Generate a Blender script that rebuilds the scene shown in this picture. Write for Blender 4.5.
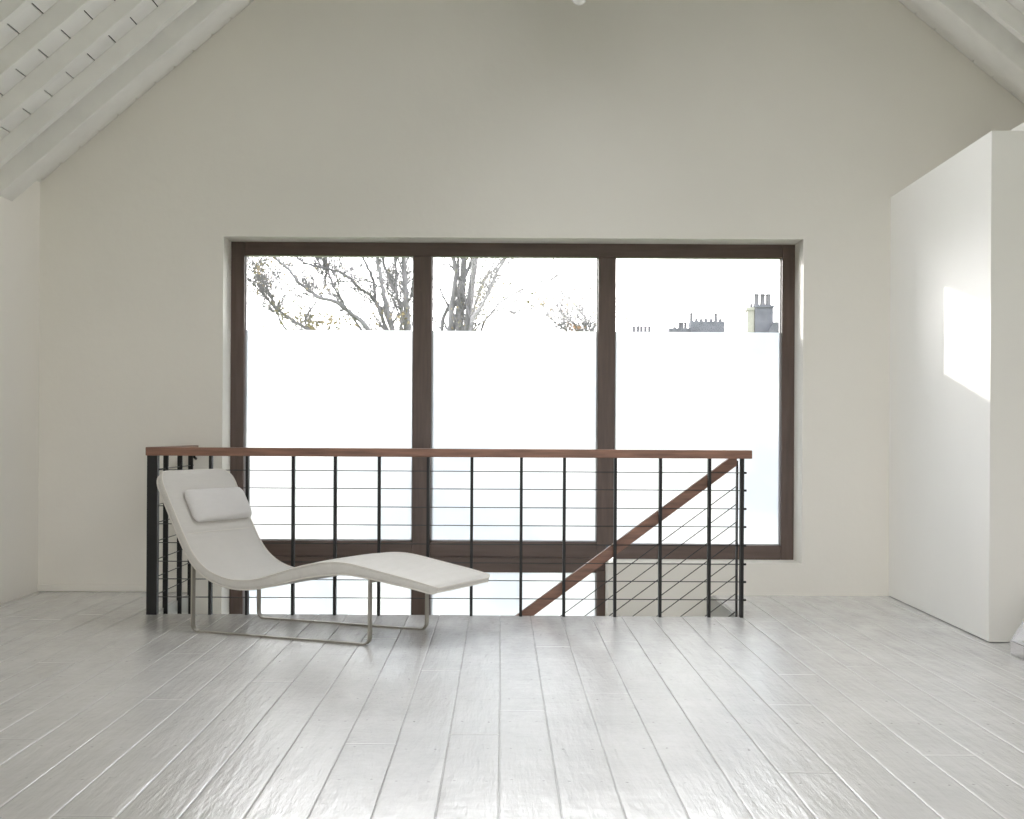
import bpy, math, random
from mathutils import Vector, Matrix

for o in list(bpy.data.objects):
    bpy.data.objects.remove(o)
S = bpy.context.scene
COL = S.collection
R = math.radians
rnd = random.Random(7)

# ------------------------------------------------------------------ camera
cam_d = bpy.data.cameras.new('camera')
cam = bpy.data.objects.new('camera', cam_d)
COL.objects.link(cam)
cam_d.sensor_width = 36.0
cam_d.lens = 50.0
cam_d.shift_x = 11 / 1024
cam_d.shift_y = 22.5 / 1024
cam_d.clip_end = 500
cam.matrix_world = Matrix.Translation((0, 0, 1.0)) @ Matrix.Rotation(R(90), 4, 'X') @ Matrix.Rotation(0.0055, 4, 'Z')
S.camera = cam

# ------------------------------------------------------------------ world, sun, portals, exposure
world = bpy.data.worlds.new('sky')
S.world = world
world.use_nodes = True
wn = world.node_tree
bg = wn.nodes['Background']
bg.inputs[1].default_value = 2.0
g = wn.nodes.new('ShaderNodeTexCoord')
sp = wn.nodes.new('ShaderNodeSeparateXYZ')
cr = wn.nodes.new('ShaderNodeValToRGB')
cr.color_ramp.elements[0].position = 0.0
cr.color_ramp.elements[0].color = (1.0, 0.975, 0.955, 1)
cr.color_ramp.elements[1].position = 0.7
cr.color_ramp.elements[1].color = (0.93, 0.955, 1.0, 1)
wn.links.new(g.outputs['Generated'], sp.inputs[0])
wn.links.new(sp.outputs[2], cr.inputs[0])
wn.links.new(cr.outputs[0], bg.inputs[0])
# bright hazy sky around the sun
SUNDIR = Vector((-0.437, 1.0, 0.216)).normalized()
dt = wn.nodes.new('ShaderNodeVectorMath'); dt.operation = 'DOT_PRODUCT'
nz_ = wn.nodes.new('ShaderNodeVectorMath'); nz_.operation = 'NORMALIZE'
wn.links.new(g.outputs['Generated'], nz_.inputs[0])
wn.links.new(nz_.outputs[0], dt.inputs[0])
dt.inputs[1].default_value = tuple(SUNDIR)
mxm = wn.nodes.new('ShaderNodeMath'); mxm.operation = 'MAXIMUM'; mxm.inputs[1].default_value = 0.0
wn.links.new(dt.outputs['Value'], mxm.inputs[0])
pw = wn.nodes.new('ShaderNodeMath'); pw.operation = 'POWER'; pw.inputs[1].default_value = 3.0
wn.links.new(mxm.outputs[0], pw.inputs[0])
ma = wn.nodes.new('ShaderNodeMath'); ma.operation = 'MULTIPLY_ADD'
ma.inputs[1].default_value = 2.3; ma.inputs[2].default_value = 1.75
wn.links.new(pw.outputs[0], ma.inputs[0])
wn.links.new(ma.outputs[0], bg.inputs[1])

sun_d = bpy.data.lights.new('sun', 'SUN')
sun_d.energy = 0.8
sun_d.angle = R(0.6)
sun_d.color = (1.0, 0.95, 0.88)
sun = bpy.data.objects.new('sun', sun_d)
COL.objects.link(sun)
sun.location = (-10, 30, 8)
sun.rotation_euler = Vector((0.437, -1.0, -0.216)).to_track_quat('-Z', 'Y').to_euler()

def portal(name, cx, cy, cz, sx, sz, ydir):
    d = bpy.data.lights.new(name, 'AREA')
    d.shape = 'RECTANGLE'
    d.size = sx
    d.size_y = sz
    d.cycles.is_portal = True
    o = bpy.data.objects.new(name, d)
    COL.objects.link(o)
    o.location = (cx, cy, cz)
    o.rotation_euler = Vector((0, ydir, 0)).to_track_quat('-Z', 'Z').to_euler()

portal('window_light_front', 0.07, 9.2, 0.0, 3.7, 4.6, -1)
portal('added_rear_portal', 0.4, -1.75, 1.0, 5.2, 1.8, 1)  # portals of the unseen rear windows added for more light
portal('added_rear_portal', 0.4, -1.75, 3.03, 1.8, 1.15, 1)
# unseen roof windows added to light the room: (x range, y range) on each slope
SKY_L = [(-1.75, 0.15, 4.6, 7.5)]
SKY_R = [(0.75, 2.1, 5.0, 7.5)]
for (xa_, xb_, ya_, yb_), nn_, zf_ in [(q_, (0.6525, 0, -0.7578), lambda x: 0.861 * x + 4.980) for q_ in SKY_L] + [(q_, (-0.6327, 0, -0.7744), lambda x: -0.817 * x + 5.666) for q_ in SKY_R]:
    d = bpy.data.lights.new('added_skylight_portal', 'AREA')
    d.shape = 'RECTANGLE'
    d.size = yb_ - ya_
    d.size_y = (xb_ - xa_) * 1.31
    d.cycles.is_portal = True
    o = bpy.data.objects.new('added_skylight_portal', d)
    COL.objects.link(o)
    n_ = Vector(nn_)
    xm = (xa_ + xb_) / 2
    o.location = Vector((xm, (ya_ + yb_) / 2, zf_(xm))) - n_ * 0.4
    ax = Vector((0, 1, 0)); zz = -n_; yy_ = zz.cross(ax)
    m3 = Matrix((ax, yy_, zz)).transposed()
    o.rotation_euler = m3.to_euler()

S.view_settings.view_transform = 'Standard'
S.view_settings.look = 'None'
S.view_settings.exposure = 1.72
S.view_settings.gamma = 1.0
S.view_settings.use_curve_mapping = False
cy = S.cycles
cy.use_denoising = True
cy.max_bounces = 14
cy.diffuse_bounces = 9
cy.glossy_bounces = 5
cy.transmission_bounces = 8
cy.transparent_max_bounces = 16
cy.caustics_reflective = False
cy.caustics_refractive = False
cy.sample_clamp_indirect = 8

# ------------------------------------------------------------------ materials
def new_mat(name):
    m = bpy.data.materials.new(name)
    m.use_nodes = True
    nt = m.node_tree
    return m, nt, nt.nodes['Principled BSDF']

def N(nt, t, **kw):
    n = nt.nodes.new(t)
    for k, v in kw.items():
        setattr(n, k, v)
    return n

def mat(name, col, rough=0.5, metal=0.0, var=0.05, scale=4.0, bump=0.0, bscale=60.0, stretch=(1, 1, 1), coat=0.0, spec=0.5):
    m, nt, b = new_mat(name)
    tc = N(nt, 'ShaderNodeTexCoord')
    mp = N(nt, 'ShaderNodeMapping')
    mp.inputs['Scale'].default_value = stretch
    nt.links.new(tc.outputs['Object'], mp.inputs[0])
    n = N(nt, 'ShaderNodeTexNoise')
    n.inputs['Scale'].default_value = scale
    n.inputs['Detail'].default_value = 5
    nt.links.new(mp.outputs[0], n.inputs['Vector'])
    r = N(nt, 'ShaderNodeValToRGB')
    r.color_ramp.elements[0].position = 0.3
    r.color_ramp.elements[1].position = 0.7
    r.color_ramp.elements[0].color = tuple(c * (1 - var) for c in col) + (1,)
    r.color_ramp.elements[1].color = tuple(min(1, c * (1 + var)) for c in col) + (1,)
    nt.links.new(n.outputs[0], r.inputs[0])
    nt.links.new(r.outputs[0], b.inputs['Base Color'])
    b.inputs['Roughness'].default_value = rough
    b.inputs['Metallic'].default_value = metal
    b.inputs['Coat Weight'].default_value = coat
    b.inputs['Specular IOR Level'].default_value = spec
    if bump:
        n2 = N(nt, 'ShaderNodeTexNoise')
        n2.inputs['Scale'].default_value = bscale
        n2.inputs['Detail'].default_value = 4
        nt.links.new(mp.outputs[0], n2.inputs['Vector'])
        bp = N(nt, 'ShaderNodeBump')
        bp.inputs['Strength'].default_value = 1.0
        bp.inputs['Distance'].default_value = bump
        nt.links.new(n2.outputs[0], bp.inputs['Height'])
        nt.links.new(bp.outputs[0], b.inputs['Normal'])
    return m

M_WALL = mat('white_plaster', (0.83, 0.805, 0.745), 0.55, var=0.015, scale=1.5, bump=0.0025, bscale=9, spec=0.3)
M_BOX = mat('white_painted_partition', (0.875, 0.865, 0.83), 0.45, var=0.01, scale=2, bump=0.001, bscale=8, spec=0.35)
M_CEIL = mat('white_painted_boards', (0.80, 0.79, 0.76), 0.5, var=0.03, scale=5, bump=0.001, bscale=20)
M_BEAM = mat('white_painted_timber', (0.80, 0.79, 0.755), 0.45, var=0.04, scale=6, bump=0.0015, bscale=14)
M_DARK = mat('dark_void', (0.02, 0.018, 0.016), 0.9)
M_FRAME = mat('dark_brown_stained_wood', (0.105, 0.070, 0.057), 0.38, var=0.18, scale=6, bump=0.0006, bscale=40, stretch=(6, 6, 0.6))
M_FRAMEH = mat('dark_brown_stained_wood_horizontal', (0.105, 0.070, 0.057), 0.38, var=0.18, scale=6, bump=0.0006, bscale=40, stretch=(0.6, 6, 6))
M_RAIL = mat('reddish_hardwood', (0.23, 0.115, 0.075), 0.4, var=0.3, scale=7, bump=0.0006, bscale=40, stretch=(0.7, 7, 7))
M_BLACK = mat('black_painted_steel', (0.014, 0.0135, 0.0135), 0.5, var=0.1, spec=0.35)
M_CABLE = mat('steel_cable', (0.05, 0.05, 0.05), 0.5, metal=0.4)
M_STEEL = mat('satin_nickel_steel', (0.43, 0.405, 0.36), 0.32, metal=0.9, var=0.05, bump=0.0002, bscale=200)
M_PIPE = mat('fabric_piping', (0.74, 0.71, 0.66), 0.8, var=0.03)
M_BARK = mat('grey_bark', (0.135, 0.132, 0.14), 0.9, var=0.25, scale=3)
M_STONE = mat('grey_brick', (0.10, 0.104, 0.125), 0.9, var=0.2, scale=3)
M_PALE = mat('pale_render', (0.27, 0.27, 0.24), 0.9, var=0.1)
M_POT = mat('clay_pot', (0.11, 0.11, 0.12), 0.8, var=0.15)
M_SLATE = mat('grey_slate', (0.09, 0.094, 0.11), 0.8, var=0.2)
M_GRASS = mat('lawn', (0.10, 0.14, 0.05), 0.95, var=0.4, scale=0.5)
M_BULB = mat('opal_glass_bulb', (0.86, 0.85, 0.82), 0.2, var=0.0)
M_CORD = mat('white_cord', (0.75, 0.74, 0.71), 0.6)

def fabric(name, col):
    m, nt, b = new_mat(name)
    tc = N(nt, 'ShaderNodeTexCoord')
    n = N(nt, 'ShaderNodeTexNoise')
    n.inputs['Scale'].default_value = 5
    n.inputs['Detail'].default_value = 6
    nt.links.new(tc.outputs['Object'], n.inputs['Vector'])
    r = N(nt, 'ShaderNodeValToRGB')
    r.color_ramp.elements[0].color = tuple(c * 0.95 for c in col) + (1,)
    r.color_ramp.elements[1].color = tuple(min(1, c * 1.04) for c in col) + (1,)
    nt.links.new(n.outputs[0], r.inputs[0])
    nt.links.new(r.outputs[0], b.inputs['Base Color'])
    b.inputs['Roughness'].default_value = 0.85
    b.inputs['Sheen Weight'].default_value = 0.15
    b.inputs['Specular IOR Level'].default_value = 0.25
    w = N(nt, 'ShaderNodeTexNoise')
    w.inputs['Scale'].default_value = 420
    nt.links.new(tc.outputs['Object'], w.inputs['Vector'])
    mp = N(nt, 'ShaderNodeMapping')
    mp.inputs['Scale'].default_value = (9, 1.6, 9)
    nt.links.new(tc.outputs['Object'], mp.inputs[0])
    w2 = N(nt, 'ShaderNodeTexNoise')
    w2.inputs['Scale'].default_value = 2.2
    w2.inputs['Detail'].default_value = 3
    nt.links.new(mp.outputs[0], w2.inputs['Vector'])
    b1 = N(nt, 'ShaderNodeBump')
    b1.inputs['Distance'].default_value = 0.0012
    nt.links.new(w.outputs[0], b1.inputs['Height'])
    b2 = N(nt, 'ShaderNodeBump')
    b2.inputs['Distance'].default_value = 0.012
    nt.links.new(w2.outputs[0], b2.inputs['Height'])
    nt.links.new(b1.outputs[0], b2.inputs['Normal'])
    nt.links.new(b2.outputs[0], b.inputs['Normal'])
    return m

M_FABRIC = fabric('off_white_woven_fabric', (0.66, 0.64, 0.605))
M_PILLOW = fabric('off_white_pillow_fabric', (0.71, 0.695, 0.68))

def glass_mat():
    m, nt, b = new_mat('clear_window_glass')
    nt.nodes.remove(b)
    out = nt.nodes['Material Output']
    t = N(nt, 'ShaderNodeBsdfTransparent')
    t.inputs[0].default_value = (0.975, 0.975, 0.975, 1)
    gl = N(nt, 'ShaderNodeBsdfGlossy')
    gl.inputs['Roughness'].default_value = 0.0
    f = N(nt, 'ShaderNodeFresnel')
    f.inputs[0].default_value = 1.45
    mx = N(nt, 'ShaderNodeMixShader')
    nt.links.new(f.outputs[0], mx.inputs[0])
    nt.links.new(t.outputs[0], mx.inputs[1])
    nt.links.new(gl.outputs[0], mx.inputs[2])
    nt.links.new(mx.outputs[0], out.inputs[0])
    return m
M_GLASS = glass_mat()

def film_mat():
    m, nt, b = new_mat('frosted_white_film')
    nt.nodes.remove(b)
    out = nt.nodes['Material Output']
    t = N(nt, 'ShaderNodeBsdfTranslucent')
    tc = N(nt, 'ShaderNodeTexCoord')
    n = N(nt, 'ShaderNodeTexNoise')
    n.inputs['Scale'].default_value = 1.6
    nt.links.new(tc.outputs['Object'], n.inputs['Vector'])
    r = N(nt, 'ShaderNodeValToRGB')
    r.color_ramp.elements[0].position = 0.35
    r.color_ramp.elements[1].position = 0.6
    r.color_ramp.elements[0].color = (0.60, 0.63, 0.67, 1)
    r.color_ramp.elements[1].color = (0.74, 0.75, 0.76, 1)
    nt.links.new(n.outputs[0], r.inputs[0])
    nt.links.new(r.outputs[0], t.inputs[0])
    d = N(nt, 'ShaderNodeBsdfRefraction')
    d.inputs[0].default_value = (0.85, 0.86, 0.88, 1)
    d.inputs['Roughness'].default_value = 0.75
    d.inputs['IOR'].default_value = 1.35
    mx = N(nt, 'ShaderNodeMixShader')
    mx.inputs[0].default_value = 0.2
    nt.links.new(t.outputs[0], mx.inputs[1])
    nt.links.new(d.outputs[0], mx.inputs[2])
    nt.links.new(mx.outputs[0], out.inputs[0])
    return m
M_FILM = film_mat()

def clear_plastic():
    m, nt, b = new_mat('clear_acrylic')
    b.inputs['Base Color'].default_value = (0.97, 0.96, 0.98, 1)
    b.inputs['Roughness'].default_value = 0.05
    b.inputs['Transmission Weight'].default_value = 1.0
    b.inputs['IOR'].default_value = 1.3
    return m
M_ACRYL = clear_plastic()

def floor_mat():
    m, nt, b = new_mat('glossy_white_floor_paint')
    L = nt.links.new
    tc = N(nt, 'ShaderNodeTexCoord')
    sep = N(nt, 'ShaderNodeSeparateXYZ')
    L(tc.outputs['Object'], sep.inputs[0])
    def mth(op, a, bb=None, c=None):
        n = N(nt, 'ShaderNodeMath', operation=op)
        for i, v in enumerate((a, bb, c)):
            if v is None: continue
            if isinstance(v, (int, float)): n.inputs[i].default_value = v
            else: L(v, n.inputs[i])
        return n.outputs[0]
    # nail heads: two per board at each joist
    fx = mth('PINGPONG', mth('SUBTRACT', mth('FRACT', mth('MULTIPLY', mth('ADD', sep.outputs[0], 16.5), 1 / 0.165)), 0.0), 0.5)
    dx = mth('MULTIPLY', mth('SUBTRACT', fx, 0.22), 0.165)
    # joists every 0.42 m, the row wandering a little
    nn = N(nt, 'ShaderNodeTexNoise')
    nn.inputs['Scale'].default_value = 9
    L(tc.outputs['Object'], nn.inputs['Vector'])
    wob = mth('MULTIPLY', mth('SUBTRACT', nn.outputs[0], 0.5), 0.12)
    yy = mth('ADD', sep.outputs[1], wob)
    dy = mth('MULTIPLY', mth('SUBTRACT', mth('FRACT', mth('MULTIPLY', mth('ADD', yy, 10.0), 1 / 0.42)), 0.5), 0.42)
    dist = mth('SQRT', mth('ADD', mth('MULTIPLY', dx, dx), mth('MULTIPLY', dy, dy)))
    nail = mth('LESS_THAN', dist, 0.0042)
    n = N(nt, 'ShaderNodeTexNoise')
    n.inputs['Scale'].default_value = 2.5
    n.inputs['Detail'].default_value = 6
    L(tc.outputs['Object'], n.inputs['Vector'])
    r = N(nt, 'ShaderNodeValToRGB')
    r.color_ramp.elements[0].position = 0.3
    r.color_ramp.elements[1].position = 0.7
    r.color_ramp.elements[0].color = (0.61, 0.603, 0.592, 1)
    r.color_ramp.elements[1].color = (0.67, 0.662, 0.65, 1)
    L(n.outputs[0], r.inputs[0])
    # scuffs
    mk = nail
    mx = N(nt, 'ShaderNodeMix', data_type='RGBA')
    L(mth('MULTIPLY', mk, 0.55), mx.inputs[0])
    L(r.outputs[0], mx.inputs[6])
    mx.inputs[7].default_value = (0.16, 0.15, 0.14, 1)
    L(mx.outputs[2], b.inputs['Base Color'])
    # gloss varies in patches
    mpr = N(nt, 'ShaderNodeMapping')
    mpr.inputs['Scale'].default_value = (5, 1.2, 1)
    L(tc.outputs['Object'], mpr.inputs[0])
    nr = N(nt, 'ShaderNodeTexNoise')
    nr.inputs['Scale'].default_value = 2.0
    nr.inputs['Detail'].default_value = 8
    nr.inputs['Roughness'].default_value = 0.65
    L(mpr.outputs[0], nr.inputs['Vector'])
    mr = N(nt, 'ShaderNodeMapRange')
    mr.inputs['From Min'].default_value = 0.3
    mr.inputs['From Max'].default_value = 0.72
    mr.inputs['To Min'].default_value = 0.09
    mr.inputs['To Max'].default_value = 0.245
    L(nr.outputs[0], mr.inputs[0])
    L(mr.outputs[0], b.inputs['Roughness'])
    b.inputs['Specular IOR Level'].default_value = 0.34
    # grain and paint ripple
    mp = N(nt, 'ShaderNodeMapping')
    mp.inputs['Scale'].default_value = (14, 1.6, 1)
    L(tc.outputs['Object'], mp.inputs[0])
    n1 = N(nt, 'ShaderNodeTexNoise')
    n1.inputs['Scale'].default_value = 2.0
    n1.inputs['Detail'].default_value = 7
    n1.inputs['Roughness'].default_value = 0.6
    L(mp.outputs[0], n1.inputs['Vector'])
    n2 = N(nt, 'ShaderNodeTexNoise')
    n2.inputs['Scale'].default_value = 16
    n2.inputs['Detail'].default_value = 5
    L(tc.outputs['Object'], n2.inputs['Vector'])
    b1 = N(nt, 'ShaderNodeBump')
    b1.inputs['Distance'].default_value = 0.0045
    L(n1.outputs[0], b1.inputs['Height'])
    b2 = N(nt, 'ShaderNodeBump')
    b2.inputs['Distance'].default_value = 0.0012
    L(n2.outputs[0], b2.inputs['Height'])
    L(b1.outputs[0], b2.inputs['Normal'])
    L(b2.outputs[0], b.inputs['Normal'])
    return m
M_FLOOR = floor_mat()

def leaf_mat(name, c0, c1):
    m, nt, b = new_mat(name)
    gi = N(nt, 'ShaderNodeTexCoord')
    n = N(nt, 'ShaderNodeTexNoise')
    n.inputs['Scale'].default_value = 1.3
    nt.links.new(gi.outputs['Object'], n.inputs['Vector'])
    r = N(nt, 'ShaderNodeValToRGB')
    r.color_ramp.elements[0].position = 0.4
    r.color_ramp.elements[1].position = 0.6
    r.color_ramp.elements[0].color = c0 + (1,)
    r.color_ramp.elements[1].color = c1 + (1,)
    nt.links.new(n.outputs[0], r.inputs[0])
    nt.links.new(r.outputs[0], b.inputs['Base Color'])
    b.inputs['Roughness'].default_value = 0.7
    return m
M_LEAF = leaf_mat('autumn_leaves', (0.22, 0.175, 0.09), (0.12, 0.125, 0.075))
M_LEAF2 = leaf_mat('orange_autumn_leaves', (0.25, 0.15, 0.09), (0.14, 0.12, 0.095))

# ------------------------------------------------------------------ mesh helper
class MB:
    def __init__(self):
        self.v = []
        self.f = []
    def add(self, vs, fs):
        o = len(self.v)
        self.v += [tuple(p) for p in vs]
        self.f += [tuple(i + o for i in f) for f in fs]
        return self
    def box(self, x0, x1, y0, y1, z0, z1):
        vs = [(x, y, z) for x in (x0, x1) for y in (y0, y1) for z in (z0, z1)]
        fs = [(0, 1, 3, 2), (4, 6, 7, 5), (0, 4, 5, 1), (2, 3, 7, 6), (0, 2, 6, 4), (1, 5, 7, 3)]
        return self.add(vs, fs)
    def prism_y(self, pts, y0, y1):
        n = len(pts)
        a = sum(pts[i][0] * pts[(i + 1) % n][1] - pts[(i + 1) % n][0] * pts[i][1] for i in range(n))
        if a < 0: pts = pts[::-1]
        vs = [(x, y0, z) for x, z in pts] + [(x, y1, z) for x, z in pts]
        fs = [tuple(range(n)), tuple(range(2 * n - 1, n - 1, -1))]
        fs += [((i + 1) % n, i, i + n, (i + 1) % n + n) for i in range(n)]
        return self.add(vs, fs)
    def prism_z(self, pts, z0, z1):
        n = len(pts)
        a = sum(pts[i][0] * pts[(i + 1) % n][1] - pts[(i + 1) % n][0] * pts[i][1] for i in range(n))
        if a < 0: pts = pts[::-1]
        vs = [(x, y, z0) for x, y in pts] + [(x, y, z1) for x, y in pts]
        fs = [tuple(range(n - 1, -1, -1)), tuple(range(n, 2 * n))]
        fs += [(i, (i + 1) % n, (i + 1) % n + n, i + n) for i in range(n)]
        return self.add(vs, fs)
    def tube(self, pts, rad, seg=8, cap=True):
        pts = [Vector(p) for p in pts]
        n = len(pts)
        if not hasattr(rad, '__len__'): rad = [rad] * n
        t = (pts[1] - pts[0]).normalized()
        up = Vector((0, 0, 1)) if abs(t.z) < 0.9 else Vector((1, 0, 0))
        a = t.cross(up).normalized()
        vs = []
        for i in range(n):
            if i == 0: t = pts[1] - pts[0]
            elif i == n - 1: t = pts[-1] - pts[-2]
            else: t = (pts[i + 1] - pts[i]).normalized() + (pts[i] - pts[i - 1]).normalized()
            t = t.normalized()
            a = (a - t * a.dot(t)).normalized()
            b = t.cross(a)
            for k in range(seg):
                an = 2 * math.pi * k / seg
                vs.append(pts[i] + (a * math.cos(an) + b * math.sin(an)) * rad[i])
        fs = [(i * seg + k, i * seg + (k + 1) % seg, (i + 1) * seg + (k + 1) % seg, (i + 1) * seg + k) for i in range(n - 1) for k in range(seg)]
        if cap:
            fs += [tuple(range(seg - 1, -1, -1)), tuple(range((n - 1) * seg, n * seg))]
        return self.add(vs, fs)
    def lathe(self, prof, cx, cy, cz, seg=20):
        vs = [(cx + r * math.cos(2 * math.pi * k / seg), cy + r * math.sin(2 * math.pi * k / seg), cz + z) for r, z in prof for k in range(seg)]
        n = len(prof)
        fs = [(i * seg + k, i * seg + (k + 1) % seg, (i + 1) * seg + (k + 1) % seg, (i + 1) * seg + k) for i in range(n - 1) for k in range(seg)]
        fs += [tuple(range(seg - 1, -1, -1)), tuple(range((n - 1) * seg, n * seg))]
        return self.add(vs, fs)
    def build(self, name, m, parent=None, smooth=False, bevel=0.0, origin=None):
        me = bpy.data.meshes.new(name)
        vs = self.v
        if origin is not None:
            vs = [tuple(Vector(p) - Vector(origin)) for p in vs]
        me.from_pydata(vs, [], self.f)
        me.validate()
        me.update()
        me.materials.append(m)
        if smooth:
            for p in me.polygons: p.use_smooth = True
        o = bpy.data.objects.new(name, me)
        COL.objects.link(o)
        if origin is not None: o.location = origin
        if parent is not None: o.parent = parent
        if bevel:
            bv = o.modifiers.new('bevel', 'BEVEL')
            bv.width = bevel
            bv.segments = 2
            bv.limit_method = 'ANGLE'
        return o

def tag(o, label=None, cat=None, group=None, kind=None):
    if label: o['label'] = label
    if cat: o['category'] = cat
    if group: o['group'] = group
    if kind: o['kind'] = kind
    return o

def empty(name, loc=(0, 0, 0), rz=0.0):
    o = bpy.data.objects.new(name, None)
    COL.objects.link(o)
    o.location = loc
    o.rotation_euler = (0, 0, rz)
    o.empty_display_size = 0.1
    return o

# ------------------------------------------------------------------ room shape
XL, XR = -2.853, 3.85          # side walls
YB, YG = -1.4, 8.78            # rear and gable wall
AX, AZ = 0.409, 5.332          # roof apex
def zl(x): return 0.861 * x + 4.980
def zr(x): return -0.817 * x + 5.666
OX0, OX1, OY0 = -1.915, 1.31, 7.755   # stair opening
WX0, WX1, WZ1, WZR, WXS, WZB = -1.72, 1.862, 2.20, 0.198, 0.668, -2.3
LOW = -2.7

# floor boards
fb = MB()
BW = 0.165
joints = {0: [5.1], 1: [6.62, 2.7], -1: [4.7], -2: [5.95, 2.2], 2: [5.45], 5: [7.1, 4.2], 3: [6.8], 9: [6.1], 7: [5.9]}
def board(x0, x1, y0, y1):
    if x1 - x0 < 0.01 or y1 - y0 < 0.02: return
    g_ = 0.0012
    x0 += g_; x1 -= g_; y0 += 0.0008; y1 -= 0.0008
    w = x1 - x0
    h0 = rnd.uniform(-0.0004, 0.0004)
    tilt = rnd.uniform(-0.0016, 0.0016)
    cup = rnd.uniform(-0.0008, 0.0010)
    us = [(0, -0.006), (0.0, -0.0022), (0.0009 / w, -0.0010), (0.0028 / w, -0.0002), (0.006 / w, 0)] + [(t, 0) for t in (0.12, 0.25, 0.4, 0.5, 0.6, 0.75, 0.88)] + \
         [(1 - 0.006 / w, 0), (1 - 0.0028 / w, -0.0002), (1 - 0.0009 / w, -0.0010), (1, -0.0022), (1, -0.006)]
    ny = max(1, int((y1 - y0) / 0.35))
    vs = []
    ph = rnd.uniform(0, 6)
    ys = [y0, y0 + 0.002, y0 + 0.010] + [y0 + (y1 - y0) * j / ny for j in range(1, ny)] + [y1 - 0.010, y1 - 0.002, y1]
    for j, y in enumerate(ys):
        dz = 0.0004 * math.sin(y * 2.1 + ph) - (0.0016 if j in (0, len(ys) - 1) else 0)
        tw = tilt * (0.6 + 0.5 * math.sin(y * 0.9 + ph))
        for t, z in us:
            vs.append((x0 + t * w, y, z + h0 + dz + tw * (t - 0.5) + cup * (1 - (2 * t - 1) ** 2)))
    n = len(us)
    fs = [(j * n + i, j * n + i + 1, (j + 1) * n + i + 1, (j + 1) * n + i) for j in range(len(ys) - 1) for i in range(n - 1)]
    fb.add(vs, fs)
k = int(math.floor(XL / BW))
while k * BW < XR:
    x0, x1 = max(k * BW, XL), min((k + 1) * BW, XR)
    js = joints.get(k)
    if js is None:
        js = []
        y = YB + rnd.uniform(0.8, 3.5)
        while y < YG - 0.5:
            js.append(y)
            y += rnd.uniform(2.6, 4.8)
    ys = [YB] + sorted(js) + [YG + 0.05]
    for a, b in zip(ys, ys[1:]):
        if x1 <= OX0 or x0 >= OX1 or b <= OY0:
            board(x0, x1, a, b)
        else:
            if a < OY0: board(x0, x1, a, OY0)
            if x0 < OX0: board(x0, OX0, max(a, OY0), b)
            if x1 > OX1: board(OX1, x1, max(a, OY0), b)
    k += 1
floor = fb.build('floor', M_FLOOR, smooth=True)
tag(floor, kind='structure')
sub = MB()
sub.box(XL, XR, YB, OY0, -0.2, -0.0045)
sub.box(XL, OX0, OY0, YG, -0.2, -0.0045)
sub.box(OX1, XR, OY0, YG, -0.2, -0.0045)
sub.build('subfloor', M_FLOOR, floor)

# stair flight inside the opening, below floor level
st = MB()
for i in range(13):
    z = -0.19 * (i + 1)
    x = OX1 - 0.25 * i
    st.box(max(x - 0.28, OX0), x, OY0 + 0.05, YG - 0.02, z - 0.035, z)
st.build('stair_flight', M_BOX, floor)
sw = MB()
sw.box(OX0 - 0.08, OX1 + 0.08, OY0 - 0.08, OY0 - 0.003, LOW, -0.2)
sw.box(OX0 - 0.08, OX0 - 0.003, OY0, YG, LOW, -0.2)
sw.box(OX1 + 0.003, OX1 + 0.08, OY0, YG, LOW, -0.2)
sw.box(OX0 - 0.08, OX1 + 0.08, OY0 - 0.08, YG + 0.35, LOW - 0.1, LOW)
tag(sw.build('wall_stairwell', M_WALL), kind='structure')
fa = MB()
fa.box(OX0, OX1, OY0 - 0.003, OY0 + 0.012, -0.26, -0.0055)
fa.box(OX1 - 0.012, OX1 + 0.003, OY0, YG, -0.26, -0.0055)
fa.box(OX0 - 0.003, OX0 + 0.012, OY0, YG, -0.26, -0.0055)
M_FASCIA = mat('grey_painted_fascia', (0.42, 0.42, 0.39), 0.7)
tag(fa.build('trim_1', M_FASCIA), kind='structure')

# gable wall
YO = 9.16
gw = MB()
gw.prism_y([(XL - 0.3, LOW), (WX0, LOW), (WX0, zl(WX0) + 0.3), (XL - 0.3, zl(XL - 0.3) + 0.3)], YG, YO)
gw.prism_y([(WX1, LOW), (XR + 0.3, LOW), (XR + 0.3, zr(XR + 0.3) + 0.3), (WX1, zr(WX1) + 0.3)], YG, YO)
gw.prism_y([(WX0, WZ1), (WX1, WZ1), (WX1, zr(WX1) + 0.3), (AX, AZ + 0.3), (WX0, zl(WX0) + 0.3)], YG, YO)
gw.prism_y([(WXS, LOW), (WX1, LOW), (WX1, WZR), (WXS, WZR)], YG, YO)
gw.prism_y([(WX0, LOW), (WXS, LOW), (WXS, WZB), (WX0, WZB)], YG, YO)
tag(gw.build('wall_gable', M_WALL), kind='structure')
lw = MB(); lw.box(XL - 0.3, XL, YB - 0.3, YG, -0.2, zl(XL) + 0.05)
tag(lw.build('wall_left', M_WALL), kind='structure')
rw = MB(); rw.box(XR, XR + 0.3, YB - 0.3, YG, -0.2, zr(XR) + 0.05)
tag(rw.build('wall_right', M_WALL), kind='structure')
bw = MB()
BX0, BX1, BZ0, BZ1 = -2.2, 3.0, 0.12, 1.9
CX0, CX1, CZ0, CZ1 = -0.5, 1.3, 2.45, 3.6
bw.prism_y([(XL, -0.2), (BX0, -0.2), (BX0, zl(BX0) + 0.3), (XL, zl(XL) + 0.3)], YB - 0.3, YB)
bw.prism_y([(BX1, -0.2), (XR, -0.2), (XR, zr(XR) + 0.3), (BX1, zr(BX1) + 0.3)], YB - 0.3, YB)
bw.prism_y([(BX0, BZ1), (CX0, BZ1), (CX0, zl(CX0) + 0.3), (BX0, zl(BX0) + 0.3)], YB - 0.3, YB)
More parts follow.
